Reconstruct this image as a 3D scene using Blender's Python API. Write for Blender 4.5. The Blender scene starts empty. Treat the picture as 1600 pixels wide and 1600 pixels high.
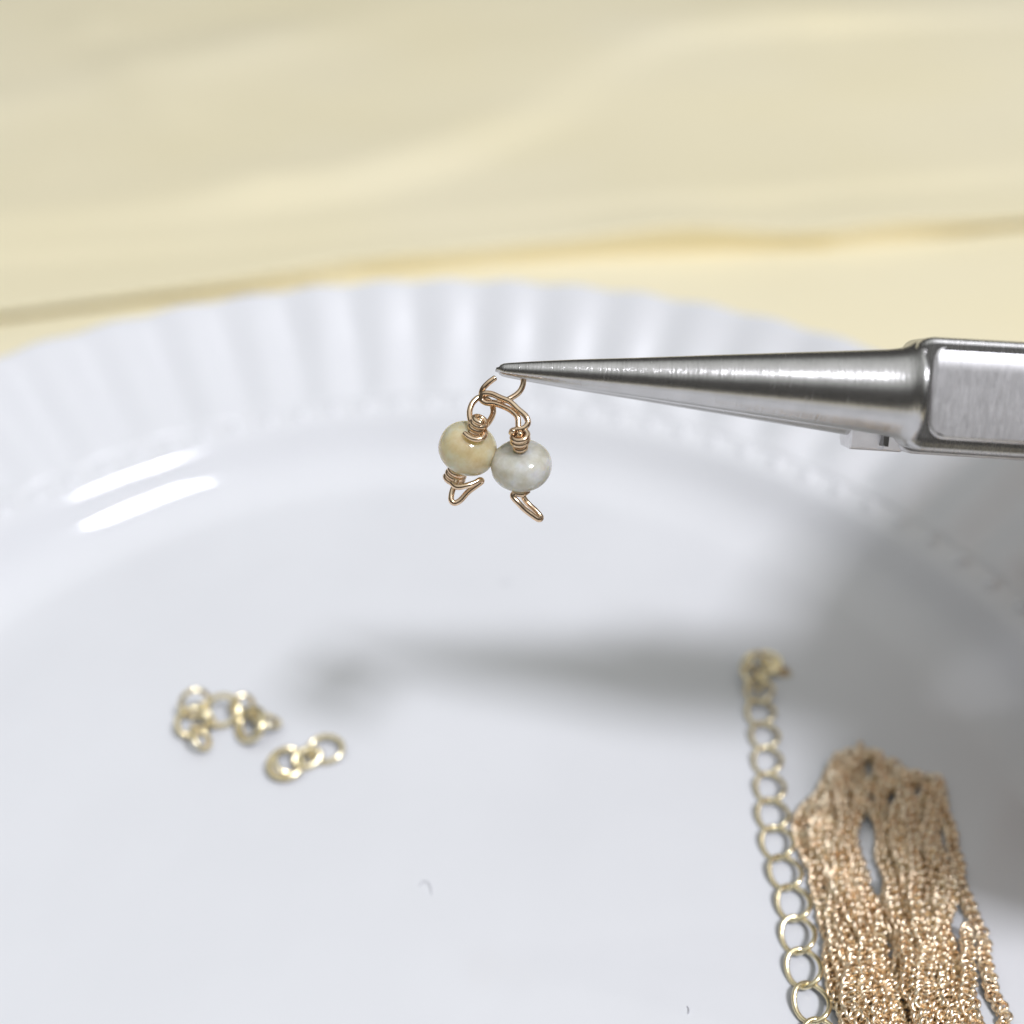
import bpy, bmesh, math, random
from mathutils import Vector, Matrix, noise
random.seed(7)
sc = bpy.context.scene
COL = sc.collection
MM = 0.001

# ------------------------------------------------------------------ camera
PITCH = math.radians(38.0); FPX = 1715.0; CAMH = 76.0
cam_d = bpy.data.cameras.new("camera"); cam = bpy.data.objects.new("camera", cam_d)
COL.objects.link(cam); sc.camera = cam
cam_d.lens = 3.99; cam_d.sensor_width = 3.99*1600/FPX; cam_d.sensor_fit = 'HORIZONTAL'
cam_d.clip_start = 0.004; cam_d.clip_end = 20
cam.location = (0, 0, CAMH*MM); cam.rotation_euler = (math.radians(90)-PITCH, 0, 0)
cam_d.dof.use_dof = True; cam_d.dof.focus_distance = 0.0745; cam_d.dof.aperture_fstop = 1.5
cam_d.dof.aperture_blades = 0

# ------------------------------------------------------------------ light
w = bpy.data.worlds.new("World"); sc.world = w; w.use_nodes = True
nt = w.node_tree; bg = nt.nodes['Background']
tc = nt.nodes.new('ShaderNodeTexCoord'); sep = nt.nodes.new('ShaderNodeSeparateXYZ')
cr = nt.nodes.new('ShaderNodeValToRGB')
nt.links.new(tc.outputs['Generated'], sep.inputs[0]); nt.links.new(sep.outputs['Z'], cr.inputs[0])
cr.color_ramp.elements[0].position = 0.0; cr.color_ramp.elements[0].color = (0.05, 0.049, 0.046, 1)
cr.color_ramp.elements[1].position = 1.0; cr.color_ramp.elements[1].color = (0.71, 0.72, 0.715, 1)
e = cr.color_ramp.elements.new(0.56); e.color = (0.075, 0.073, 0.070, 1)
e = cr.color_ramp.elements.new(0.80); e.color = (0.49, 0.505, 0.49, 1)
nt.links.new(cr.outputs[0], bg.inputs[0]); bg.inputs[1].default_value = 1.12

ld = bpy.data.lights.new("ceiling_lamp", 'AREA'); ld.shape = 'RECTANGLE'; ld.size = 0.28; ld.size_y = 0.24
ld.energy = 14.2; ld.color = (0.92, 0.924, 1.0)
lo = bpy.data.objects.new("ceiling_lamp", ld); COL.objects.link(lo)
LD = Vector((0.409, -0.243, 0.878)).normalized()
lo.location = Vector((-1, 62, 33))*MM + LD*1.5
lo.rotation_euler = LD.to_track_quat('Z', 'Y').to_euler()

sc.view_settings.view_transform = 'Standard'; sc.view_settings.look = 'None'
sc.view_settings.exposure = 0.14; sc.view_settings.gamma = 1.0
sc.cycles.use_denoising = True
sc.cycles.max_bounces = 10; sc.cycles.transparent_max_bounces = 8
sc.cycles.caustics_reflective = False; sc.cycles.blur_glossy = 0.6
sc.cycles.sample_clamp_indirect = 6.0

# ------------------------------------------------------------------ helpers
FWD = Vector((0, math.cos(PITCH), -math.sin(PITCH)))
UPV = Vector((0, math.sin(PITCH), math.cos(PITCH)))
RGT = Vector((1, 0, 0))
CAM = Vector((0, 0, CAMH))

def ray(px, py):
    return FWD + RGT*((px-800)/FPX) - UPV*((py-800)/FPX)
def onz(px, py, z):                 # point (mm) on the plane at height z
    d = ray(px, py); return CAM + d*((z-CAMH)/d.z)
def at(px, py, depth):              # point (mm) at a depth from the lens
    return CAM + ray(px, py)*depth

def link(name, me, mat=None, parent=None, smooth=True):
    o = bpy.data.objects.new(name, me); COL.objects.link(o)
    if mat is not None and not me.materials: me.materials.append(mat)
    if smooth:
        for p in me.polygons: p.use_smooth = True
    if parent is not None: o.parent = parent
    return o
def tag(o, label=None, cat=None, group=None, kind=None):
    if label: o['label'] = label
    if cat: o['category'] = cat
    if group: o['group'] = group
    if kind: o['kind'] = kind
    return o
def empty(name, loc=(0, 0, 0)):
    o = bpy.data.objects.new(name, None); COL.objects.link(o); o.location = loc
    o.empty_display_size = 0.002
    return o
def mesh_of(verts, faces, name='mesh', scale=MM):
    me = bpy.data.meshes.new(name)
    me.from_pydata([tuple(Vector(v)*scale) for v in verts], [], faces); me.update()
    return me

def catmull(pts, n=6, closed=False):
    P = [Vector(p) for p in pts]; out = []; N = len(P)
    segs = N if closed else N-1
    for i in range(segs):
        if closed: a, b, c, d = P[(i-1) % N], P[i], P[(i+1) % N], P[(i+2) % N]
        else: a, b, c, d = P[max(i-1, 0)], P[i], P[i+1], P[min(i+2, N-1)]
        for k in range(n):
            t = k/n
            out.append(0.5*((2*b)+(c-a)*t+(2*a-5*b+4*c-d)*t*t+(3*b-a-3*c+d)*t**3))
    if not closed: out.append(P[-1].copy())
    return out

def tube(path, r, seg=12, closed=False, cap=True):
    """swept tube; r a number or a function of 0..1; returns verts, faces"""
    n = len(path); V = []; F = []
    def tan(i):
        if closed: return (path[(i+1) % n]-path[(i-1) % n]).normalized()
        return (path[min(i+1, n-1)]-path[max(i-1, 0)]).normalized()
    t0 = tan(0); nrm = t0.orthogonal().normalized(); frames = []
    pt = t0
    for i in range(n):
        t = tan(i); ax = pt.cross(t)
        if ax.length > 1e-9:
            nrm = Matrix.Rotation(pt.angle(t), 3, ax.normalized()) @ nrm
        nrm = (nrm - t*nrm.dot(t)).normalized(); frames.append((t, nrm.copy())); pt = t
    tw = 0
    if closed:
        t = frames[0][0]; a = frames[-1][1]; a = (a-t*a.dot(t)).normalized(); b = frames[0][1]
        tw = math.atan2(a.cross(b).dot(t), a.dot(b))
    for i, (t, nn) in enumerate(frames):
        bb = t.cross(nn); rr = r(i/(n-1)) if callable(r) else r
        off = tw*i/n
        for k in range(seg):
            a = 2*math.pi*k/seg + off
            V.append(path[i]+nn*math.cos(a)*rr+bb*math.sin(a)*rr)
    for i in range(n if closed else n-1):
        j = (i+1) % n
        for k in range(seg):
            F.append((i*seg+k, i*seg+(k+1) % seg, j*seg+(k+1) % seg, j*seg+k))
    if cap and not closed:
        for i, s in ((0, -1), (n-1, 1)):
            rr = r(i/(n-1)) if callable(r) else r
            t = frames[i][0]; b0 = len(V)
            for k in range(seg):
                V.append(path[i]+(V[i*seg+k]-path[i])*0.72+t*s*rr*0.28)
            c = len(V); V.append(path[i]+t*s*rr*0.36)
            for k in range(seg):
                q = (i*seg+k, i*seg+(k+1) % seg, b0+(k+1) % seg, b0+k)
                F.append(q[::-1] if s < 0 else q)
                q = (b0+k, b0+(k+1) % seg, c); F.append(q[::-1] if s < 0 else q)
    return V, F
def join(parts):
    V = []; F = []
    for v, f in parts:
        o = len(V); V += v; F += [tuple(i+o for i in q) for q in f]
    return V, F
def rel(parts_vf, origin):
    v, f = parts_vf; return [p-origin for p in v], f

# ------------------------------------------------------------------ materials
def mat(name, base, rough=0.5, metal=0.0, **kw):
    m = bpy.data.materials.new(name); m.use_nodes = True
    b = m.node_tree.nodes['Principled BSDF']
    b.inputs['Base Color'].default_value = (*base, 1); b.inputs['Roughness'].default_value = rough
    b.inputs['Metallic'].default_value = metal
    for k, v in kw.items(): b.inputs[k.replace('_', ' ')].default_value = v
    return m
def nodes(m): return m.node_tree, m.node_tree.nodes['Principled BSDF']
def tex_coord(nt, scale=(1, 1, 1), out='Object'):
    t = nt.nodes.new('ShaderNodeTexCoord'); mp = nt.nodes.new('ShaderNodeMapping')
    mp.inputs['Scale'].default_value = scale; nt.links.new(t.outputs[out], mp.inputs[0]); return mp.outputs[0]
def noise_tex(nt, vec, scale, detail=3, rough=0.55):
    n = nt.nodes.new('ShaderNodeTexNoise'); n.inputs['Scale'].default_value = scale
    n.inputs['Detail'].default_value = detail; n.inputs['Roughness'].default_value = rough
    nt.links.new(vec, n.inputs['Vector']); return n.outputs['Fac']
def ramp(nt, fac, stops):
    r = nt.nodes.new('ShaderNodeValToRGB'); nt.links.new(fac, r.inputs[0])
    els = r.color_ramp.elements
    els[0].position, els[0].color = stops[0][0], (*stops[0][1], 1)
    els[1].position, els[1].color = stops[-1][0], (*stops[-1][1], 1)
    for p, c in stops[1:-1]:
        e = els.new(p); e.color = (*c, 1)
    return r.outputs[0]
def bump(nt, b, fac, strength, dist):
    n = nt.nodes.new('ShaderNodeBump'); n.inputs['Strength'].default_value = strength
    n.inputs['Distance'].default_value = dist; nt.links.new(fac, n.inputs['Height'])
    nt.links.new(n.outputs[0], b.inputs['Normal'])

M_porc = mat('white_glazed_porcelain', (0.80, 0.81, 0.83), 0.07, IOR=1.5)
nt_, b_ = nodes(M_porc); v_ = tex_coord(nt_)
nt_.links.new(ramp(nt_, noise_tex(nt_, v_, 60, 3), [(0.3, (0.785, 0.795, 0.815)), (0.7, (0.815, 0.825, 0.845))]), b_.inputs['Base Color'])
bump(nt_, b_, noise_tex(nt_, v_, 120, 2), 0.12, 0.0004)

M_rim = mat('white_glazed_relief', (0.80, 0.81, 0.83), 0.30, IOR=1.5)
nt_, b_ = nodes(M_rim); v_ = tex_coord(nt_)
nt_.links.new(ramp(nt_, noise_tex(nt_, v_, 60, 3), [(0.3, (0.785, 0.795, 0.815)), (0.7, (0.815, 0.825, 0.845))]), b_.inputs['Base Color'])
bump(nt_, b_, noise_tex(nt_, v_, 150, 3), 0.15, 0.0005)

M_cloth = mat('yellow_satin_cloth', (0.70, 0.62, 0.36), 0.42, Sheen_Weight=0.0)
nt_, b_ = nodes(M_cloth); v_ = tex_coord(nt_)
b_.inputs['Sheen Tint'].default_value = (1, 0.97, 0.9, 1)
nt_.links.new(ramp(nt_, noise_tex(nt_, v_, 9, 3), [(0.3, (0.95, 0.86, 0.58)), (0.7, (0.97, 0.89, 0.65))]), b_.inputs['Base Color'])
wv = nt_.nodes.new('ShaderNodeTexWave'); wv.inputs['Scale'].default_value = 900; wv.inputs['Distortion'].default_value = 1.0
nt_.links.new(v_, wv.inputs['Vector']); bump(nt_, b_, wv.outputs['Fac'], 0.25, 0.0001)

def gold(name, c1, c2, rough=0.22):
    m = mat(name, c1, rough, 1.0); nt, b = nodes(m); v = tex_coord(nt)
    nt.links.new(ramp(nt, noise_tex(nt, v, 900, 3), [(0.35, c1), (0.65, c2)]), b.inputs['Base Color'])
    r = nt.nodes.new('ShaderNodeMapRange'); r.inputs['To Min'].default_value = rough*0.7; r.inputs['To Max'].default_value = rough*1.5
    nt.links.new(noise_tex(nt, v, 2500, 2), r.inputs[0]); nt.links.new(r.outputs[0], b.inputs['Roughness'])
    bump(nt, b, noise_tex(nt, v, 3000, 3), 0.25, 0.00003)
    return m
M_rose = gold('rose_gold_wire', (0.76, 0.56, 0.39), (0.90, 0.71, 0.51), 0.17)
M_pale = gold('pale_gold_metal', (0.95, 0.80, 0.48), (1.0, 0.90, 0.62), 0.18)
M_fine = gold('warm_gold_fine_chain', (0.95, 0.75, 0.53), (1.0, 0.88, 0.68), 0.25)

def steel(name, sx, sy, sz, rough, strength=0.5, c=(0.60, 0.59, 0.585)):
    m = mat(name, c, rough, 1.0); nt, b = nodes(m)
    v = tex_coord(nt, (sx, sy, sz)); f = noise_tex(nt, v, 1.0, 4, 0.7)
    v2 = tex_coord(nt); g = noise_tex(nt, v2, 700, 3)
    nt.links.new(ramp(nt, g, [(0.3, tuple(x*0.92 for x in c)), (0.7, tuple(min(1, x*1.06) for x in c))]), b.inputs['Base Color'])
    r = nt.nodes.new('ShaderNodeMapRange'); r.inputs['To Min'].default_value = rough*0.75; r.inputs['To Max'].default_value = rough*1.35
    nt.links.new(f, r.inputs[0]); nt.links.new(r.outputs[0], b.inputs['Roughness'])
    bump(nt, b, f, strength, 0.00004); return m
M_jaw = steel('brushed_steel_jaw', 6500, 350, 350, 0.235, 1.0)
M_body = steel('satin_steel_body', 6000, 900, 3000, 0.46, 0.5, (0.80, 0.79, 0.80))
M_block = steel('ground_steel_block', 6500, 500, 500, 0.25, 0.5)
M_dark = mat('dark_steel_recess', (0.30, 0.295, 0.29), 0.5, 1.0)
M_grip = mat('dark_rubber_grip', (0.03, 0.03, 0.035), 0.5)
M_skin = mat('skin', (0.55, 0.36, 0.27), 0.5, Subsurface_Weight=0.15)
M_skin.node_tree.nodes['Principled BSDF'].inputs['Subsurface Scale'].default_value = 0.003
M_wood = mat('pale_table_wood', (0.42, 0.32, 0.22), 0.5)
nt_, b_ = nodes(M_wood); v_ = tex_coord(nt_, (4, 40, 4))
nt_.links.new(ramp(nt_, noise_tex(nt_, v_, 2, 4), [(0.3, (0.36, 0.27, 0.18)), (0.7, (0.48, 0.37, 0.26))]), b_.inputs['Base Color'])
M_lint = mat('grey_lint', (0.62, 0.62, 0.66), 0.8)

def stone(name, c1, c2, c3, sss, scale=380):
    m = mat(name, c2, 0.10, IOR=1.54, Subsurface_Weight=sss, Subsurface_Scale=0.0018, Coat_Weight=0.4, Coat_Roughness=0.05)
    nt, b = nodes(m); v = tex_coord(nt)
    b.inputs['Subsurface Radius'].default_value = (1.0, 0.85, 0.6)
    n = noise_tex(nt, v, scale, 4, 0.6)
    nt.links.new(ramp(nt, n, [(0.30, c1), (0.5, c2), (0.68, c3)]), b.inputs['Base Color'])
    bump(nt, b, noise_tex(nt, v, 2600, 2), 0.10, 0.00005)
    b.inputs['Transmission Weight'].default_value = 0.30
    return m
M_bead_y = stone('honey_quartz', (0.78, 0.58, 0.30), (0.92, 0.77, 0.48), (0.99, 0.92, 0.72), 0.85, 620)
M_bead_w = stone('milky_quartz', (0.66, 0.63, 0.50), (0.84, 0.81, 0.71), (1.0, 0.99, 0.94), 0.8, 900)

# ------------------------------------------------------------------ table and cloth
def polyline_w(pts, z=-7.0):
    return [onz(x, y, z) for x, y in pts]
def folddist(x, y, L):
    """signed distance (far side +) and parameter along the fold line"""
    best = 1e9; sg = 1; prm = 0; acc = 0
    tot = sum((Vector((b.x, b.y))-Vector((a.x, a.y))).length for a, b in zip(L, L[1:]))
    for a, b in zip(L, L[1:]):
        dx, dy = b.x-a.x, b.y-a.y; l2 = dx*dx+dy*dy; l = math.sqrt(l2)
        t = ((x-a.x)*dx+(y-a.y)*dy)/l2; tc_ = min(1, max(0, t))
        d = math.hypot(x-a.x-tc_*dx, y-a.y-tc_*dy)
        if d < best:
            best = d; sg = 1 if (dx*(y-a.y)-dy*(x-a.x)) > 0 else -1; prm = (acc+tc_*l)/tot
        acc += l
    return best*sg, prm
# main folds: (image line laid on the table, height mm, near width, far width, fade at ends)
STEPS = [   # line, height mm, half width mm, run-out behind mm, swelling (position, width, extra)
    (polyline_w([(-400, 530), (0, 490), (300, 455), (560, 420), (800, 402), (1000, 392), (1300, 380), (1600, 348), (2000, 322)]), 3.0, 0.8, 26, ((.56, .06, 2.6), (.70, .06, 2.4))),
    (polyline_w([(-300, 440), (0, 412), (400, 385), (800, 352), (1200, 318), (1600, 275), (2000, 240)]), 0.9, 4.0, 30, ()),
    (polyline_w([(-300, 400), (0, 372), (300, 345), (560, 305), (700, 260), (850, 185), (950, 110), (1060, 62), (1250, 50)]), 3.2, 9, 60, ()),
]
FOLDS = [
    (polyline_w([(150, 40), (240, 150), (330, 260), (400, 300)]), 3.2, 9, 8, (1, .4)),
    (polyline_w([(1180, 20), (1350, 150), (1480, 240)]), 2.2, 12, 10, (.3, .3)),
    (polyline_w([(-200, 200), (100, 150), (300, 100), (600, 20)]), 2.0, 16, 16, (1, 1)),
    (polyline_w([(-200, 560), (60, 530), (200, 500)]), 1.2, 5, 5, (1, .2)),
]
def cloth_h(x, y):
    h = 0.0; sh = 0.0
    if y > 110:
        for L_, hh, hw, ro, sw in STEPS:
            d, p = folddist(x, y, L_)
            if d > -hw*1.2-3:
                t = min(1, max(0, (d+hw)/(2*hw))); t = t*t*(3-2*t)
                if hw < 1:
                    h -= 1.0*math.exp(-((d+1.0)/1.3)**2)
                    sh = (3.6+1.2*math.sin(7*p+1))*t*math.exp(-max(0, d-0.8)/9)*(2*hh+0.001 > 0)
                H = hh*(0.8+0.3*math.sin(11*p+hh))+sum(e_*math.exp(-((p-c_)/w_)**2) for c_, w_, e_ in sw)
                h += H*t*math.exp(-max(0, d)/ro)
        for L_, hh, wn, wf, fe in FOLDS:
            d, p = folddist(x, y, L_)
            if -60 < d < 80:
                wd = wn if d < 0 else wf
                e = fe[0]*(1-p)+fe[1]*p; e = e*(0.75+0.35*math.sin(9*p+hh))
                h += hh*e*math.exp(-(d/wd)**2)
    rr = math.hypot(x+8.2, y-51)
    h = h*min(1, max(0, (rr-70)/16)); f = min(1, max(0, (rr-72)/30))
    h += f*(1.5*noise.noise(Vector((x*0.010, y*0.014, 3)))+0.16*noise.noise(Vector((x*0.045, y*0.05, 8))))
    return h-7.0, sh*min(1, max(0, (rr-70)/16))
def grid_axis(lo, hi, n): return [lo+(hi-lo)*i/(n-1) for i in range(n)]
xs = grid_axis(-420, 420, 230); ys = grid_axis(-160, 120, 40)[:-1]+grid_axis(120, 250, 300)[:-1]+grid_axis(250, 620, 110)
V = []
for y in ys:
    for x in xs:
        h_, s_ = cloth_h(x, y); V.append(Vector((x, y-s_, h_)))
nx = len(xs)
F = [(j*nx+i, j*nx+i+1, (j+1)*nx+i+1, (j+1)*nx+i) for j in range(len(ys)-1) for i in range(nx-1)]
cloth = link('tablecloth', mesh_of(V, F), M_cloth)
tag(cloth, 'pale yellow satiny cloth lying in soft folds under and behind the white plate', 'cloth')
V = []; F = []
def box_vf(x0, x1, y0, y1, z0, z1):
    v = [Vector((x, y, z)) for z in (z0, z1) for y in (y0, y1) for x in (x0, x1)]
    f = [(0, 2, 3, 1), (4, 5, 7, 6), (0, 1, 5, 4), (2, 6, 7, 3), (0, 4, 6, 2), (1, 3, 7, 5)]
    return v, f
table = link('table_top', mesh_of(*box_vf(-450, 450, -190, 650, -34, -10.2)), M_wood, smooth=False)
tag(table, kind='structure')

# ------------------------------------------------------------------ plate
PC = Vector((-7.4, 51, 0))
plate = empty('plate', tuple(PC*MM + Vector((0, 0, -0.0068))))
tag(plate, 'white glazed porcelain plate with a fluted rim and a ring of tiny raised dots', 'plate')
def arc(cx, cz, R, a0, a1, n, sign):
    out = []
    for i in range(n+1):
        a = math.radians(a0+(a1-a0)*i/n)
        if sign > 0: out.append((cx+R*math.sin(a), cz+R-R*math.cos(a)))
        else: out.append((cx+R*math.sin(a), cz+R*math.cos(a)))
    return out
RF = 50.2
prof = [(0, 0), (15, 0), (30, 0.02), (42, 0.03), (48, 0.0)] + arc(RF, 0, 9, 0, 47, 16, 1)
r1, z1 = prof[-1]; r2, z2 = r1+1.4, z1+1.5
prof += [(r1+0.5, z1+0.53), (r1+1.0, z1+1.07), (r2, z2)]
cx = r2+4*math.sin(math.radians(47)); cz = z2-4*math.cos(math.radians(47))
prof += arc(cx, cz, 4, -47, -16, 9, -1)[1:]
re_, ze_ = prof[-1]
prof += [(re_+0.7, ze_+0.2), (re_+1.38, ze_+0.39), (re_+1.4, ze_+0.40)]
R_IN, Z_IN = prof[-1]; R_OUT, Z_OUT = 76.0, 14.0
NA = 580; NFL = 58
def lathe_vf(pf, na, fz=None, close_center=True):
    V = []; F = []; start = 0
    if close_center:
        V.append(Vector((0, 0, pf[0][1]))); start = 1
    rows = []
    for (r, z) in pf[start:]:
        row = []
        for k in range(na):
            a = 2*math.pi*k/na
            dz, dr = fz(r, a) if fz else (0, 0)
            row.append(len(V)); V.append(Vector(((r+dr)*math.sin(a), (r+dr)*math.cos(a), z+dz)))
        rows.append(row)
    if close_center:
        for k in range(na): F.append((0, rows[0][(k+1) % na], rows[0][k]))
    for a_, b_ in zip(rows, rows[1:]):
        for k in range(na):
            k2 = (k+1) % na; F.append((a_[k], a_[k2], b_[k2], b_[k]))
    return V, F
# well: upper surface, then the underside with a foot ring
well_under = [(R_IN, Z_IN-2.6), (58, 0.5), (54, -3.2), (50, -3.6), (48.5, -6.7), (46.5, -6.7), (45.5, -3.4), (30, -3.2), (0.01, -3.2)]
V, F = lathe_vf(prof+[(R_IN, Z_IN-0.03)]+well_under, 300)
well = link('well', mesh_of([v+Vector((0, 0, 6.8)) for v in V], F), M_porc, plate)
def flute(r, a):
    t = (r-R_IN)/(R_OUT-R_IN); t = min(1, max(0, t))
    ph = (a*NFL/(2*math.pi)+0.60) % 1.0
    s = abs(math.sin(math.pi*ph))               # rounded petals, narrow grooves
    amp = 0.78*min(1, t/0.12)*(1-0.50*max(0, (t-0.55)/0.45))*(1+0.10*math.sin(a*7.3)+0.06*math.sin(a*23))
    g = 0.75*s*s+0.25*s-0.6
    return amp*g, 0.0
pr = [(R_IN, Z_IN-0.03)]
for i in range(0, 25):
    t = i/24; r = R_IN+(R_OUT-R_IN-0.6)*t
    z = Z_IN+(Z_OUT-Z_IN)*(0.55*t+0.45*t*t*(1.6-0.6*t))
    pr.append((r, z))
zt = pr[-1][1]
pr += [(R_OUT-0.25, zt+0.05), (R_OUT, zt-0.2), (R_OUT+0.1, zt-0.6), (R_OUT-0.1, zt-1.1), (R_OUT-0.8, zt-1.7), (R_OUT-6, zt-4.6), (R_IN+2, Z_IN-2.2), (R_IN, Z_IN-2.6)]
V, F = lathe_vf(pr, NA*2, flute, False)
rim = link('fluted_rim', mesh_of([v+Vector((0, 0, 6.8)) for v in V], F), M_rim, plate)
# raised dots
def dome_vf(r, h, rings=6, seg=14):
    pf = [(1.15*r*i/rings, h*0.5*(1+math.cos(math.pi*min(1, i/rings)))-0.04) for i in range(rings+1)]
    pf.append((1.2*r, -0.25))
    V, F = lathe_vf(pf, seg); return V, [tuple(reversed(f)) for f in F]
ND = 100; dot_me = mesh_of(*dome_vf(1.0, 0.50)); dot_me.materials.append(M_rim)
for k in range(ND):
    a = 2*math.pi*(k+0.35)/ND; rr = re_+0.45
    o = link('raised_dot', dot_me, None, plate)
    o.location = Vector((rr*math.sin(a), rr*math.cos(a), ze_+0.12+6.8))*MM
    o.rotation_euler = (math.radians(15), 0, -a)

# ------------------------------------------------------------------ pliers
T = at(783, 577, 75.0); Bp = at(1435, 616, 73.2)
AX = (Bp-T).normalized(); ZC = (CAM-(T+Bp)/2); ZC = (ZC-AX*ZC.dot(AX)).normalized(); YC = ZC.cross(AX)
pl = empty('round_nose_pliers')
pl.matrix_world = Matrix(((AX.x, YC.x, ZC.x, T.x*MM), (AX.y, YC.y, ZC.y, T.y*MM), (AX.z, YC.z, ZC.z, T.z*MM), (0, 0, 0, 1)))
tag(pl, 'steel round nose pliers gripping the open ring above the plate', 'pliers')
def jaw_vf(prof, axis_fn, seg=64, flat=None):
    V = []; F = []
    for (x, r) in prof:
        c = axis_fn(x)
        for k in range(seg):
            a = 2*math.pi*k/seg
            V.append(Vector((x, c[0]+r*math.sin(a), c[1]+r*math.cos(a))))
    n = len(prof)
    for i in range(n-1):
        for k in range(seg):
            F.append((i*seg+k, i*seg+(k+1) % seg, (i+1)*seg+(k+1) % seg, (i+1)*seg+k))
    F.append(tuple(range(seg-1, -1, -1))); F.append(tuple((n-1)*seg+k for k in range(seg)))
    return V, F
JX = [(-0.30, 0.10), (-0.12, 0.16), (-0.02, 0.30), (0.18, 0.40), (0.5, 0.46), (2, 0.64), (5, 0.95), (9.3, 1.32), (14, 1.76), (19, 2.21), (23.3, 2.59), (25.1, 2.76), (25.9, 2.88), (26.3, 3.04), (26.6, 3.28), (26.9, 3.42)]
def sampled(P, step=0.6):
    out = []
    for (x0, r0), (x1, r1) in zip(P, P[1:]):
        m = max(1, int((x1-x0)/step))
        for i in range(m): out.append((x0+(x1-x0)*i/m, r0+(r1-r0)*i/m))
    out.append(P[-1]); return out
front_axis = lambda x: (0.0+0.0*x, 0.42+x/28*2.0)
back_axis = lambda x: (-0.10-x/28*0.50, -0.42-x/28*2.0)
fj = link('jaw', mesh_of(*jaw_vf(sampled(JX), front_axis)), M_jaw, pl)
bj = link('jaw', mesh_of(*jaw_vf(sampled([(x-0.1, r*0.96) for x, r in JX if x < 26]), back_axis)), M_jaw, pl)
def loft(sections, cap=True):
    V = []; F = []; n = len(sections[0])
    for s in sections: V += s
    for i in range(len(sections)-1):
        for k in range(n):
            F.append((i*n+k, i*n+(k+1) % n, (i+1)*n+(k+1) % n, (i+1)*n+k))
    F.append(tuple(range(n-1, -1, -1))); F.append(tuple((len(sections)-1)*n+k for k in range(n)))
    return V, F
def resample(P, n):
    L = [0]
    for a, b in zip(P, P[1:]+P[:1]): L.append(L[-1]+math.hypot(b[0]-a[0], b[1]-a[1]))
    out = []; Q = P+[P[0]]
    for i in range(n):
        s = L[-1]*i/n
        j = max(k for k in range(len(P)) if L[k] <= s+1e-9)
        t = (s-L[j])/max(1e-9, L[j+1]-L[j]); out.append((Q[j][0]+(Q[j+1][0]-Q[j][0])*t, Q[j][1]+(Q[j+1][1]-Q[j][1])*t))
    return out
# front half of the joint: outer block with a big lower chamfer
def block_sections(pf, x0, x1, xr, yc, zc, shrink=0.25, zfix=0):
    secs = []
    for i in range(9):
        a = math.pi/2*i/8
        s = 1-shrink*(1-math.sin(a)); x = x0+xr*(1-math.cos(a))
        secs.append([Vector((x, yc+(y-yc)*s, zc+(z-zc)*s)) for y, z in pf])
    for x in grid_axis(x0+xr, x1, 12)[1:]:
        secs.append([Vector((x, y, z)) for y, z in pf])
    return secs
front_pf = [(3.60, 0.05), (3.60, 3.9), (3.52, 4.15), (3.35, 4.30), (-2.7, 4.30), (-3.0, 4.26), (-3.42, 4.14), (-3.55, 3.95), (-3.55, 0.05)]
fb = link('front_joint_half', mesh_of(*loft(block_sections(front_pf, 26.4, 52, 1.1, 0.2, 1.8, 0.30))), M_block, pl, smooth=False)
back_pf = [(3.2, -4.6), (3.3, -0.05), (-3.95, -0.05), (-4.0, -0.4), (-3.95, -4.1), (-3.6, -4.6)]
bb = link('back_joint_half', mesh_of(*loft(block_sections(back_pf, 27.2, 52, 0.9, -0.2, -2.2, 0.16))), M_body, pl, smooth=False)
tong_pf = [(0.5, -4.2), (0.8, -0.06), (-2.3, -0.06), (-3.9, -1.0), (-4.0, -1.3), (-3.9, -3.8), (-3.5, -4.2)]
tg = link('stop_tongue', mesh_of(*loft([[Vector((x+(0.25 if y < -3 and x < 25 else 0), y, z)) for y, z in tong_pf] for x in (23.8, 25.6, 27.6)])), M_body, pl, smooth=False)
for o in (fb, bb, tg):
    md = o.modifiers.new('bevel', 'BEVEL'); md.width = 0.00012; md.segments = 2; md.limit_method = 'ANGLE'; md.angle_limit = math.radians(25)
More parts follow.
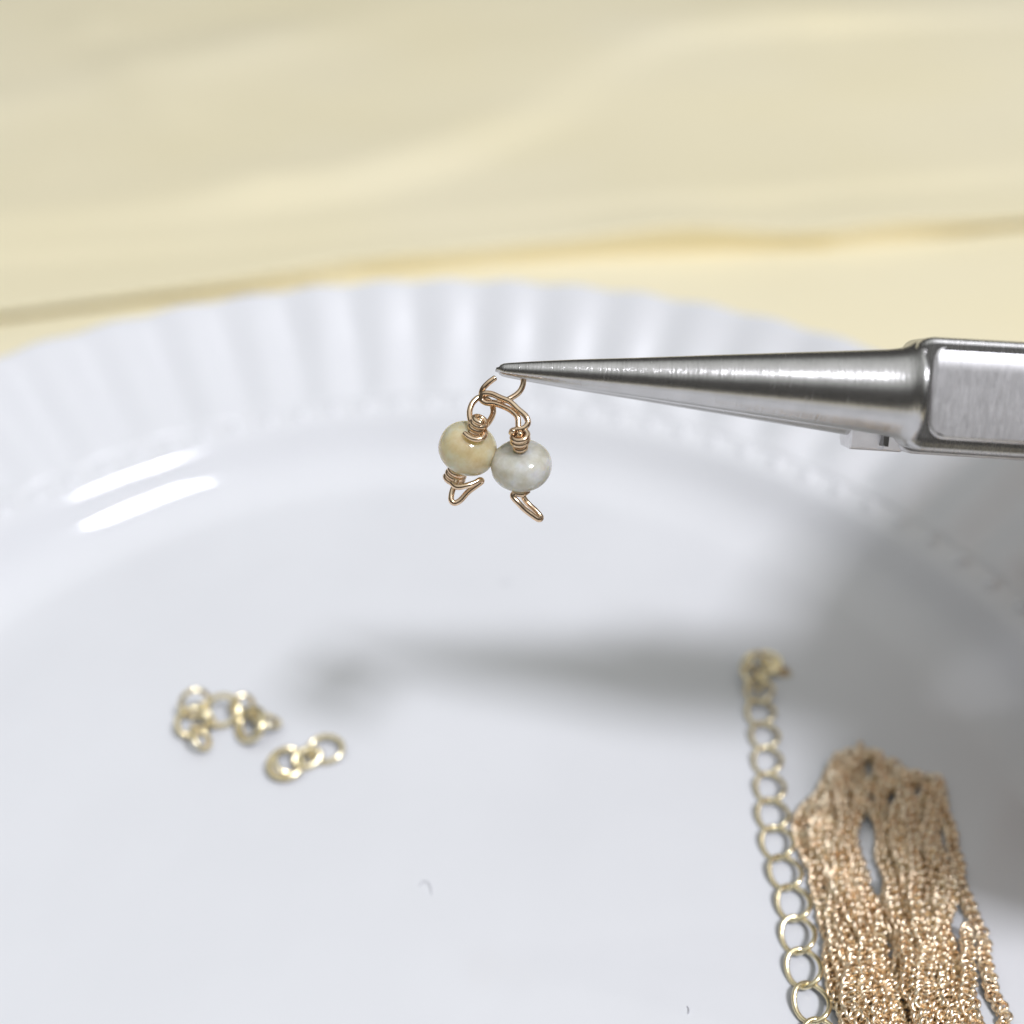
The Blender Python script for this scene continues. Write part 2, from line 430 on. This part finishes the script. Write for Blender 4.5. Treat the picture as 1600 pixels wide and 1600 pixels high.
# raised face panel: rounded outline, softly crowned towards its upper edge
def panel_vf(x0, x1, ylo, yhi, rc, z0):
    def outline(off):
        P = []; ox0, oy0, oy1 = x0+off, ylo+off, yhi-off; r = max(0.1, rc-off)
        for i in range(11):
            a = math.pi*(0.5+0.5*i/10); P.append((ox0+r+r*math.cos(a), oy1-r+r*math.sin(a)))
        for i in range(11):
            a = math.pi*(1.0+0.5*i/10); P.append((ox0+r+r*math.cos(a), oy0+r+r*math.sin(a)))
        P.append((x1, oy0)); P.append((x1, oy1)); return P
    rings = []
    for off, dz in ((0, -0.1), (0.03, 0.10), (0.10, 0.17), (0.25, 0.20)):
        rings.append([Vector((x, y, z0+dz+0.07*(1-max(0, (y-1.9)/1.5))-(0.29*max(0, (y-1.9)/1.5)**2))) for x, y in outline(off)])
    n = len(rings[0]); V = [v for r in rings for v in r]; F = []
    for i in range(len(rings)-1):
        for k in range(n): F.append((i*n+k, i*n+(k+1) % n, (i+1)*n+(k+1) % n, (i+1)*n+k))
    # crowned interior as rows shrinking in y
    m = len(rings)-1; last = rings[-1]; top = last[:11][::-1]; rows = []
    # interior strips between the left outline and x1
    ytop, ybot = max(v.y for v in last), min(v.y for v in last)
    N = 26; gx = 20
    def left(y):
        r = rc-0.25; yt = yhi-0.25-r; yb = ylo+0.25+r; xl = x0+0.25
        if y > yt: return xl+r-math.sqrt(max(0, r*r-(y-yt)**2))
        if y < yb: return xl+r-math.sqrt(max(0, r*r-(yb-y)**2))
        return xl
    base = len(V)
    for j in range(N+1):
        y = ybot+(ytop-ybot)*j/N; xl = left(y)
        for i in range(gx+1):
            x = xl+(x1-xl)*i/gx; t = max(0, (y-(ytop-1.5))/1.5)
            V.append(Vector((x, y, z0+0.27-0.36*t*t)))
    for j in range(N):
        for i in range(gx):
            a = base+j*(gx+1)+i; F.append((a, a+1, a+gx+2, a+gx+1))
    return V, F
pan = link('face_panel', mesh_of(*panel_vf(27.45, 51.9, -2.75, 3.42, 1.15, 4.24)), M_body, pl)
# stamped oval mark that starts at the frame edge
def oval_ring_vf(cx, cy, a, b, w, z, h, seg=48):
    path = [Vector((cx+a*math.copysign(abs(math.cos(t))**0.6, math.cos(t)), cy+b*math.copysign(abs(math.sin(t))**0.6, math.sin(t)), z)) for t in [2*math.pi*i/seg for i in range(seg)]]
    return tube(path, w, 6, closed=True)
mk = link('stamped_mark', mesh_of(*oval_ring_vf(38.0, -1.05, 4.1, 1.35, 0.13, 4.56, 0.1)), M_dark, pl)
def disc_vf(x, y, z, r, h, seg=40):
    pf = [(0, h), (r*0.9, h), (r, h*0.6), (r, -0.3)]; V, F = lathe_vf(pf, seg)
    return [Vector((x, y, z))+v for v in V], [tuple(reversed(f)) for f in F]
pv = link('pivot', mesh_of(*disc_vf(47, 0, 4.45, 2.6, 0.3)), M_body, pl)
# notch and spring slot under the jaw root
sl = link('slot', mesh_of(*box_vf(25.95, 26.3, -3.6, -2.7, -1.2, 0.25)), M_dark, pl, smooth=False)
# handles, bowing apart towards the palm
def handle(sgn):
    pts = [Vector((50, sgn*1.2, -sgn*0.6)), Vector((58, sgn*5.5, -sgn*0.3)), Vector((70, sgn*10, 0)), Vector((90, sgn*13, 0)), Vector((112, sgn*12, 0)), Vector((130, sgn*9.5, 0))]
    p = catmull(pts, 8)
    h = link('handle', mesh_of(*tube(p, lambda t: 2.6+0.5*math.sin(t*math.pi), 16)), M_body, pl)
    i0 = int(len(p)*0.32)
    link('grip', mesh_of(*tube(p[i0:], lambda t: 3.8+0.5*math.sin(t*math.pi)-0.5*t, 20)), M_grip, h)
handle(1); handle(-1)

# ------------------------------------------------------------------ the hand that holds the pliers (beyond the frame edge)
def loc2w(x, y, z): return T + AX*(x-8+0.26*y) + YC*((y-2)*1.05) + ZC*z
def skin_obj(name, chains, mat_, parent=None, origin=None):
    """chains: list of [(point, radius), ...]; chain k>0 starts from vertex index given as first item"""
    vs, es, rs = [], [], []
    for ch in chains:
        prev = None
        for it in ch:
            if isinstance(it, int): prev = it; continue
            p, r = it; vs.append(tuple((p-origin)*MM)); rs.append(r*MM)
            if prev is not None: es.append((prev, len(vs)-1))
            prev = len(vs)-1
    me = bpy.data.meshes.new(name); me.from_pydata(vs, es, []); me.update()
    o = bpy.data.objects.new(name, me); COL.objects.link(o)
    md = o.modifiers.new('skin', 'SKIN'); md.use_smooth_shade = True
    for i, r in enumerate(rs): me.skin_vertices[0].data[i].radius = (r, r)
    for i in range(len(rs)): me.skin_vertices[0].data[i].use_root = (i == 0)
    s = o.modifiers.new('sub', 'SUBSURF'); s.levels = 2; s.render_levels = 2
    me.materials.append(mat_); o.location = origin*MM
    if parent: o.parent = parent
    return o
HO = loc2w(98, -4, -16)
L = loc2w
chains = [
    [(L(118, 0, -20), 19), (L(98, -4, -22), 22), (L(80, -3, -18), 20), (L(67, -3, -15), 13)],          # palm
    [0, (L(140, -4, -14), 17), (L(165, -10, -4), 19), (L(215, -22, 14), 24)],   # wrist, forearm
    # index, middle, ring, little: leave the knuckle row, go over the grips and curl in front
    [2, (L(73, 17, -20), 9.8), (L(66, 22, -4), 9.2), (L(61, 18, 9), 9.2), (L(63, 5, 12), 9.2)],
    [2, (L(86, 22, -18), 9.6), (L(84, 25, 0), 8.8), (L(82, 18, 12), 7.9), (L(82, 5, 14), 7.1)],
    [1, (L(103, 23, -16), 9.4), (L(102, 25, 2), 8.6), (L(101, 17, 13), 7.7), (L(100, 5, 15), 7.0)],
    [0, (L(119, 20, -15), 8.6), (L(119, 22, 1), 7.6), (L(118, 15, 11), 6.8), (L(117, 5, 12), 6.2)],
    # thumb along the lower grip towards the joint
    [2, (L(76, -20, -12), 13), (L(65, -17, 0), 11.5), (L(60, -7, 9), 9.8), (L(60, 1, 12), 8.2)],
]
hand = skin_obj('hand', chains, M_skin, None, HO)
tag(hand, 'hand closed around the plier handles just past the right edge of the frame', 'hand')

# ------------------------------------------------------------------ pendant beads, wire and ring
D0 = 75.0
def Z(zx, zy, toward=0.0):          # close-up coordinates -> point, 'toward' mm nearer the lens
    return at(640+zx/5, 520+zy/5, D0-toward)
def lens_axis(phi, tau):
    p, t = math.radians(phi), math.radians(tau)
    return (UPV*math.cos(p)*math.cos(t)+RGT*math.cos(p)*math.sin(t)-FWD*math.sin(p)).normalized()
def bead_vf(R, hb, hole=0.33, seg=72, nr=30, ex=2.35):
    pf = []
    for i in range(nr+1):
        a = -math.pi/2+math.pi*i/nr
        r = R*abs(math.cos(a))**(2/ex)+0.0; z = hb*math.copysign(abs(math.sin(a))**(2/ex), math.sin(a))
        pf.append((r, z))
    pf = [p for p in pf if p[0] > hole+0.12]
    zb = pf[0][1]; pf = [(hole, zb+0.20), (hole+0.05, zb+0.03)]+pf+[(hole+0.05, -zb-0.03), (hole, -zb-0.20)]
    V = []; F = []; n = len(pf)
    for r, z in pf:
        for k in range(seg):
            a = 2*math.pi*k/seg; wob = 1+0.012*noise.noise(Vector((math.cos(a)*1.5+R*9, math.sin(a)*1.5, z*0.6)))
            V.append(Vector((r*math.cos(a)*wob, r*math.sin(a)*wob, z)))
    for i in range(n):
        j = (i+1) % n
        for k in range(seg): F.append((i*seg+k, i*seg+(k+1) % seg, j*seg+(k+1) % seg, j*seg+k))
    return V, F
def frame_quat(ax): return ax.to_track_quat('Z', 'Y')
WR = 0.205
def coil_pts(c, ax, r, pitch, turns, a0, n=18, r1=None):
    q = frame_quat(ax); out = []; N = int(n*turns)
    for i in range(N+1):
        a = a0+2*math.pi*i/n; rr = r if r1 is None else r+(r1-r)*i/N
        out.append(c+q @ Vector((rr*math.cos(a), rr*math.sin(a), pitch*i/n)))
    return out

# --- honey bead
ax1 = lens_axis(36, 27); c1 = Z(455, 903, 0.0)
pend1 = empty('bead_charm', tuple(c1*MM))
tag(pend1, 'honey yellow stone bead wired with rose gold, hanging at the left', 'bead charm')
b1 = link('bead', mesh_of(*bead_vf(2.02, 1.62)), M_bead_y, pend1); b1.rotation_euler = frame_quat(ax1).to_euler()
def wire(name, pts, parent, origin, r=WR, n=5, closed=False, seg=12, smooth_pts=True):
    p = catmull(pts, n, closed) if smooth_pts else pts
    return link(name, mesh_of(*rel(tube(p, r, seg, closed), origin)), M_rose, parent)
core = [c1-ax1*2.6, c1+ax1*2.6]
wire('wire_core', core, pend1, c1)
top1 = c1+ax1*1.58
wire('wire_wrap', coil_pts(top1-ax1*0.05, ax1, 0.50, 0.33, 3.2, 2.2, r1=0.44), pend1, c1, smooth_pts=False)
tail = [top1+ax1*0.05+RGT*(-0.55)-FWD*0.30, top1-UPV*0.02-RGT*0.15-FWD*0.62, top1+RGT*0.35-FWD*0.5+UPV*0.05]
wire('wire_tail', [Z(428, 785, 1.75), Z(458, 812, 1.95), Z(505, 832, 2.0), Z(560, 828, 1.9), Z(592, 795, 1.6), Z(588, 765, 1.3)], pend1, c1, 0.18)
# upper eye loop
e1 = [Z(500, 735, 1.35), Z(475, 680, 1.1), Z(470, 610, 0.8), Z(495, 545, 0.55), Z(545, 505, 0.35), Z(605, 520, 0.05), Z(645, 565, -0.1), Z(652, 630, 0.2), Z(620, 695, 0.75), Z(575, 740, 1.25), Z(535, 760, 1.4), Z(505, 735, 1.45), Z(515, 690, 1.5), Z(555, 700, 1.5)]
wire('wire_loop', e1, pend1, c1)
bot1 = c1-ax1*1.60
wire('wire_wrap', coil_pts(bot1-ax1*0.10, -ax1, 0.50, 0.36, 3.2, 0.6, r1=0.62), pend1, c1, smooth_pts=False)
tri1 = [Z(330, 1175, 0.2), Z(370, 1205, 0.55), Z(440, 1195, 0.6), Z(510, 1172, 0.4), Z(550, 1150, 0.2), Z(562, 1162, 0.0), Z(520, 1195, 0.0), Z(455, 1245, 0.0), Z(395, 1310, 0.0), Z(350, 1330, 0.0), Z(325, 1305, 0.0), Z(330, 1250, -0.1), Z(352, 1190, -0.2), Z(370, 1150, -0.25)]
wire('wire_end_loop', tri1, pend1, c1)

# --- milky bead
ax2 = lens_axis(44, -3); c2 = Z(872, 1035, 0.35)
pend2 = empty('bead_charm', tuple(c2*MM))
tag(pend2, 'milky white stone bead wired with rose gold, hanging at the right', 'bead charm')
b2 = link('bead', mesh_of(*bead_vf(2.08, 1.42)), M_bead_w, pend2); b2.rotation_euler = frame_quat(ax2).to_euler()
wire('wire_core', [c2-ax2*2.2, c2+ax2*2.9], pend2, c2)
top2 = c2+ax2*1.42
wire('wire_wrap', coil_pts(top2-ax2*0.08, ax2, 0.30, 0.38, 1.6, 0.4, r1=0.34)+coil_pts(top2+ax2*0.60, ax2, 0.50, 0.36, 2.3, 1.5)[3:], pend2, c2, smooth_pts=False)
e2 = [Z(865, 790, 1.7), Z(850, 740, 1.6), Z(848, 690, 1.5), Z(838, 648, 1.4), Z(790, 605, 1.15), Z(730, 575, 0.9), Z(660, 552, 0.7), Z(600, 548, 0.55), Z(560, 520, 0.5), Z(575, 478, 0.6), Z(640, 478, 0.8), Z(710, 508, 1.05), Z(785, 540, 1.3), Z(850, 600, 1.6), Z(905, 648, 1.85), Z(925, 700, 1.95), Z(900, 740, 2.0), Z(855, 755, 2.0), Z(805, 765, 1.8), Z(795, 785, 1.6)]
wire('wire_loop', e2, pend2, c2)
bot2 = c2-ax2*1.40
wire('wire_wrap', coil_pts(bot2-ax2*0.12, -ax2, 0.50, 0.32, 1.7, 2.6, r1=0.58), pend2, c2, smooth_pts=False)
tri2 = [Z(925, 1235, 0.1), Z(880, 1262, 0.5), Z(820, 1255, 0.6), Z(808, 1282, 0.6), Z(850, 1330, 0.6), Z(905, 1385, 0.5), Z(965, 1430, 0.4), Z(1010, 1458, 0.3), Z(1025, 1440, 0.1), Z(985, 1390, 0.0), Z(930, 1340, -0.1), Z(895, 1295, -0.1), Z(880, 1250, -0.1)]
wire('wire_end_loop', tri2, pend2, c2)

# --- open jump ring held by the jaws
ring0 = Z(720, 400, 0.0)
rp = [Z(668, 352, 0.35), Z(615, 392, 0.4), Z(572, 440, 0.35), Z(562, 492, 0.2), Z(600, 528, 0.15), Z(660, 545, 0.25), Z(730, 538, 0.2), Z(800, 505, 0.05), Z(855, 465, -0.05), Z(885, 410, -0.08), Z(888, 350, -0.06), Z(872, 305, -0.03), Z(845, 280, -0.02)]
ringo = link('open_jump_ring', mesh_of(*rel(tube(catmull(rp, 6), 0.20, 14), ring0)), M_rose)
ringo.location = ring0*MM
tag(ringo, 'open rose gold ring pinched in the plier tip with both beads threaded on it', 'jump ring')

# ------------------------------------------------------------------ extender chain
def link_vf(a, b, wr, tw, seg=28, ts=8):
    """one curb link: long axis X, twisted so that neighbours pass through it"""
    path = []
    for i in range(seg):
        t = 2*math.pi*i/seg
        path.append(Vector((a*math.cos(t), b*math.sin(t), tw*math.sin(2*t))))
    return tube(path, wr, ts, closed=True)
ext = empty('extender_chain', tuple(onz(1256, 1512, 0)*MM))
tag(ext, 'pale gold extender chain of wide open links left of the fine chain pile', 'chain')
eo = onz(1256, 1512, 0)
lk = mesh_of(*link_vf(1.45, 1.22, 0.19, 0.24)); lk.materials.append(M_pale)
cpx = [(1187, 1078), (1189, 1112), (1196, 1149), (1200, 1188), (1204, 1230), (1208, 1272), (1215, 1316), (1227, 1362), (1240, 1410), (1247, 1460), (1256, 1512), (1268, 1566), (1283, 1624), (1296, 1686)]
cw = [onz(x, y, 0.62) for x, y in cpx]
for i, p in enumerate(cw):
    d = (cw[min(i+1, len(cw)-1)]-cw[max(i-1, 0)]).normalized()
    o = link('chain_link', lk, None, ext)
    o.location = (p-eo)*MM
    q = d.to_track_quat('X', 'Z').to_euler()
    o.rotation_euler = (math.radians(12+random.uniform(-5, 5)), 0, math.atan2(d.y, d.x)+random.uniform(-.05, .05))
    s = 1.0+random.uniform(-.02, .02); o.scale = (s, s, s)
# the small closing ring, end link and tag at its far end
def place_ring(parent, name, px, py, z, R, r, tilt, az, oval=1.0, origin=None, m=None):
    path = [Vector((R*oval*math.cos(2*math.pi*i/32), R*math.sin(2*math.pi*i/32), 0)) for i in range(32)]
    me = mesh_of(*tube(path, r, 10, closed=True)); me.materials.append(m or M_pale)
    o = link(name, me, None, parent); p = onz(px, py, z)
    o.location = ((p-origin) if origin is not None else p)*MM
    o.rotation_euler = (math.radians(tilt), 0, math.radians(az)); return o
place_ring(ext, 'chain_link', 1178, 1060, 0.9, 1.1, 0.2, 35, 80, 1.2, eo)
place_ring(ext, 'jump_ring', 1180, 1042, 1.2, 1.35, 0.24, 62, 20, 1.0, eo)
place_ring(ext, 'jump_ring', 1196, 1036, 0.8, 1.1, 0.24, 20, 0, 1.3, eo)
dv = [Vector((x, y, 0)) for x, y in ((-1.3, .55), (0, .75), (1.3, .45), (1.75, 0), (1.3, -.45), (0, -.7), (-1.3, -.5), (-1.7, 0))]
dm = mesh_of(*loft([[v*0.8+Vector((0, 0, -.28)) for v in dv], [v+Vector((0, 0, -.1)) for v in dv], [v+Vector((0, 0, .12)) for v in dv], [v*0.75+Vector((0, 0, .3)) for v in dv]]))
dm.materials.append(M_pale)
o = link('end_tag', dm, None, ext); o.location = (onz(1211, 1043, 0.5)-eo)*MM; o.rotation_euler = (0.25, 0.3, -0.35)

# ------------------------------------------------------------------ little rings at the left
G1 = 'small gold rings heaped at the left of the plate'
def loose(px, py, z, R, r, tilt, az, label, oval=1.0, name='jump_ring'):
    r += 0.02
    o = place_ring(None, name, px, py, z, R, r, tilt, az, oval)
    tag(o, label, 'jump ring', G1); return o
loose(305, 1099, 1.5, 1.25, 0.22, 62, 25, 'farthest upright ring at the top left corner of the left heap')
loose(301, 1128, 0.8, 1.25, 0.24, 25, 60, 'ring lying nearly flat at the left edge of the left heap', 1.15)
loose(313, 1152, 0.9, 1.0, 0.22, 50, 110, 'nearest ring of the left heap, leaning at its lower left tip', 1.2)
loose(324, 1116, 1.3, 1.0, 0.22, 70, 120, 'steeply standing ring between the two left rings of the heap', 1.2)
loose(346, 1110, 1.0, 1.35, 0.24, 30, 10, 'middle ring of the left heap resting low behind the bright one', 1.15)
loose(379, 1103, 1.2, 0.95, 0.21, 55, 30, 'small tilted ring behind the bright thick ring of the heap')
loose(416, 1125, 0.9, 1.15, 0.20, 35, 150, 'thin ring at the right end of the left heap', 1.1)
o = loose(392, 1131, 1.2, 1.30, 0.36, 34, -62, 'thick bright gold ring leaning on the right of the left heap', 1.15)
loose(447, 1193, 0.75, 1.35, 0.27, 12, 20, 'thicker ring of the pair lying apart, nearest the viewer', 1.05)
loose(451, 1188, 1.15, 1.15, 0.2, 24, 60, 'thin ring stacked on the nearest ring of the pair lying apart')
loose(480, 1184, 0.6, 0.75, 0.26, 28, 25, 'small joining ring between the two rings lying apart', 1.5)
loose(509, 1170, 0.6, 1.22, 0.22, 14, 0, 'open oval ring farthest right of the loose gold rings', 1.2)

# ------------------------------------------------------------------ fine gold chain heaped at the right
# strands as drawn on the plate; each runs from its turn at the far end towards the viewer
def S(*p): return list(p)
strands = [
    (0, S((1337, 1700), (1318, 1600), (1302, 1520), (1290, 1440), (1276, 1375), (1250, 1305), (1262, 1268), (1290, 1235), (1306, 1195), (1312, 1178))),
    (0, S((1322, 1172), (1330, 1200), (1318, 1245), (1290, 1290), (1296, 1345), (1312, 1410), (1322, 1500), (1345, 1600), (1366, 1700))),
    (0, S((1394, 1700), (1372, 1600), (1350, 1510), (1338, 1430), (1325, 1360), (1318, 1300), (1338, 1240), (1346, 1190), (1350, 1168))),
    (0, S((1362, 1172), (1370, 1210), (1352, 1262), (1340, 1320), (1352, 1385), (1368, 1450), (1376, 1520), (1398, 1600), (1424, 1700))),
    (0, S((1452, 1700), (1426, 1600), (1404, 1520), (1394, 1450), (1380, 1390), (1372, 1335), (1374, 1285), (1384, 1225), (1390, 1186))),
    (0, S((1403, 1190), (1410, 1225), (1398, 1275), (1392, 1330), (1405, 1390), (1420, 1455), (1430, 1520), (1452, 1600), (1482, 1700))),
    (0, S((1510, 1700), (1480, 1600), (1456, 1520), (1444, 1460), (1430, 1395), (1420, 1340), (1412, 1290), (1424, 1240), (1432, 1212))),
    (0, S((1445, 1212), (1452, 1240), (1438, 1285), (1442, 1335), (1455, 1395), (1466, 1450), (1482, 1520), (1506, 1600), (1538, 1700))),
    (0, S((1568, 1700), (1532, 1600), (1506, 1530), (1486, 1450), (1478, 1395), (1466, 1340), (1456, 1285), (1458, 1240), (1462, 1218))),
    (0, S((1470, 1222), (1474, 1260), (1482, 1300), (1492, 1350), (1512, 1405), (1530, 1455), (1540, 1510), (1556, 1570), (1575, 1640), (1600, 1700))),
    (1, S((1350, 1700), (1330, 1590), (1310, 1500), (1304, 1420), (1296, 1350), (1278, 1300), (1300, 1240), (1330, 1205), (1352, 1180), (1376, 1186), (1382, 1215), (1420, 1238), (1450, 1228), (1466, 1212))),
    (1, S((1300, 1186), (1318, 1230), (1338, 1262), (1392, 1300), (1412, 1360), (1440, 1420), (1468, 1500), (1496, 1600), (1520, 1700))),
    (1, S((1270, 1280), (1310, 1300), (1322, 1365), (1372, 1420), (1410, 1480), (1440, 1560), (1478, 1700))),
    (1, S((1440, 1700), (1400, 1590), (1372, 1500), (1340, 1440), (1330, 1380), (1300, 1330), (1286, 1280), (1310, 1222), (1332, 1190))),
    (1, S((1405, 1200), (1418, 1250), (1440, 1300), (1470, 1360), (1488, 1410), (1470, 1480), (1500, 1560), (1540, 1700))),
    (2, S((1308, 1210), (1318, 1270), (1305, 1330), (1318, 1400), (1345, 1470), (1360, 1560), (1390, 1700))),
    (2, S((1410, 1235), (1422, 1290), (1436, 1350), (1430, 1420), (1452, 1490), (1440, 1560), (1470, 1700))),
    (2, S((1480, 1700), (1450, 1620), (1424, 1555), (1418, 1490), (1396, 1430), (1388, 1372))),
    (2, S((1560, 1700), (1530, 1610), (1508, 1560), (1520, 1500), (1512, 1450))),
    (2, S((1360, 1700), (1352, 1620), (1330, 1560), (1332, 1500), (1312, 1440))),
]
pile_o = onz(1420, 1400, 0)
pile = empty('fine_chain', tuple(pile_o*MM))
tag(pile, 'long fine warm gold chain heaped in folded strands at the lower right', 'chain')
fl = mesh_of(*link_vf(0.40, 0.52, 0.135, 0.14, 14, 6)); fl.materials.append(M_fine)
PITCHL = 0.37
strands.append((1, S((1268, 1262), (1276, 1300), (1292, 1345), (1306, 1400), (1318, 1470), (1340, 1560), (1372, 1700))))
GAPS = [(1354, 1304, 13, 52), (1394, 1242, 7, 22), (1494, 1442, 10, 38), (1378, 1384, 5, 26)]
def part_at_gaps(x, y, side):
    for (gx, gy, gw, gh), sd in zip(GAPS, side):
        v = abs(y-gy)/(gh*1.5)
        if v < 1 and sd:
            half = gw*max(0, 1-(y-gy)**2/gh**2)+7; dx = (x-gx)*sd
            if dx < half*1.6:
                tx = half+max(-0.5*half, dx)*0.25
                if tx > dx: x = gx+sd*(dx+(tx-dx)*(1-v*v)**0.5)
    return x
extra = []
for n_s, (lay, pts) in enumerate(strands[:10]):
    if n_s in (1, 2, 5, 7): extra.append((0.8, [(x+(12 if n_s < 9 else -13)+random.uniform(-5, 5), y) for x, y in pts if y > 1200]))
    if n_s in (3, 6): extra.append((1.3, [(x-4+9*math.sin(y*0.02+x), y) for x, y in pts if y > 1215]))
placed = []
for lay, pts in strands+extra:
    px_ = catmull([Vector((x+random.uniform(-4, 4), y, 0)) for x, y in pts], 7)
    W = []; ph_ = random.uniform(0, 6); side = []
    for gx, gy, gw, gh in GAPS:
        c_ = min(px_, key=lambda q: abs(q.y-gy)); side.append(0 if abs(c_.y-gy) > 40 else (1 if c_.x > gx else -1))
    for i, q_ in enumerate(px_):
        wav = 3.2*math.sin(q_.y*0.045+ph_)+2.2*math.sin(q_.y*0.11+2*ph_)
        x = part_at_gaps(q_.x+wav, q_.y, side)
        z = 0.34+lay*0.50+0.13*math.sin(i*0.35+ph_)+0.05*math.sin(i*1.3)
        W.append(onz(x, q_.y, z))
    P = catmull(W, 10)
    acc = 0; last = P[0]; k = 0
    for i in range(1, len(P)-1):
        acc += (P[i]-last).length; last = P[i]
        if acc >= PITCHL:
            acc -= PITCHL; d = (P[i+1]-P[i-1]).normalized(); k += 1
            placed.append((P[i].copy(), d, k, lay))
def screen_y(p):
    v = p-CAM; dd = v.dot(FWD); return 800-FPX*v.dot(UPV)/dd, dd
def link_matrix(p, d, k, lay, o):
    roll = math.radians(28 if k % 2 else -28)+random.uniform(-.35, .35)+0.25*math.sin(k*0.11+lay*2)
    q = d.to_track_quat('X', 'Z'); m = q.to_matrix().to_4x4() @ Matrix.Rotation(roll, 4, 'X') @ Matrix.Rotation(random.uniform(-.3, .3), 4, 'Z')
    m.translation = (p-o)*MM; return m
vis = []; rest = []
for t in placed:
    sy, dd = screen_y(t[0])
    (vis if sy < 1612 else rest).append((dd - t[3]*3, t))
vis.sort(key=lambda a: a[0])
for _, t in vis[:290]:
    o = link('chain_link', fl, None, pile); o.matrix_local = link_matrix(*t, pile_o)
others = [t for _, t in vis[290:]]+[t for _, t in rest]
lv, lf = link_vf(0.40, 0.52, 0.135, 0.14, 14, 6)
V = []; F = []
for t in others:
    m = link_matrix(*t, pile_o); b0 = len(V)
    for v in lv: V.append(m @ (v*MM))
    F += [tuple(i+b0 for i in f) for f in lf]
me = mesh_of(V, F, scale=1.0)
oo = link('far_links', me, M_fine, pile); oo['kind'] = 'stuff'

# ------------------------------------------------------------------ specks of lint
def lint(pts, label, r=0.045):
    p = catmull(pts, 6); o0 = p[0]
    o = link('lint_fibre', mesh_of(*rel(tube(p, r, 6), o0)), M_lint); o.location = o0*MM
    tag(o, label, 'lint')
lint([onz(655, 1384, .05), onz(663, 1376, .25), onz(672, 1382, .2), onz(674, 1398, .05)], 'tiny curled pale lint fibre on the bare plate floor', 0.03)
lint([at(1372, 699, 70.5), at(1378, 701, 70.3), at(1381, 697, 70.2)], 'tiny dark speck of lint under the root of the plier jaw', 0.05)
lint([onz(1074, 1572, .05), onz(1077, 1578, .15), onz(1075, 1584, .05)], 'short speck of lint on the plate between the lower edge and the link chain', 0.04)
lint([onz(783, 906, .05), onz(790, 911, .2), onz(799, 909, .05)], 'faint speck of lint on the plate below the two hanging beads', 0.03)
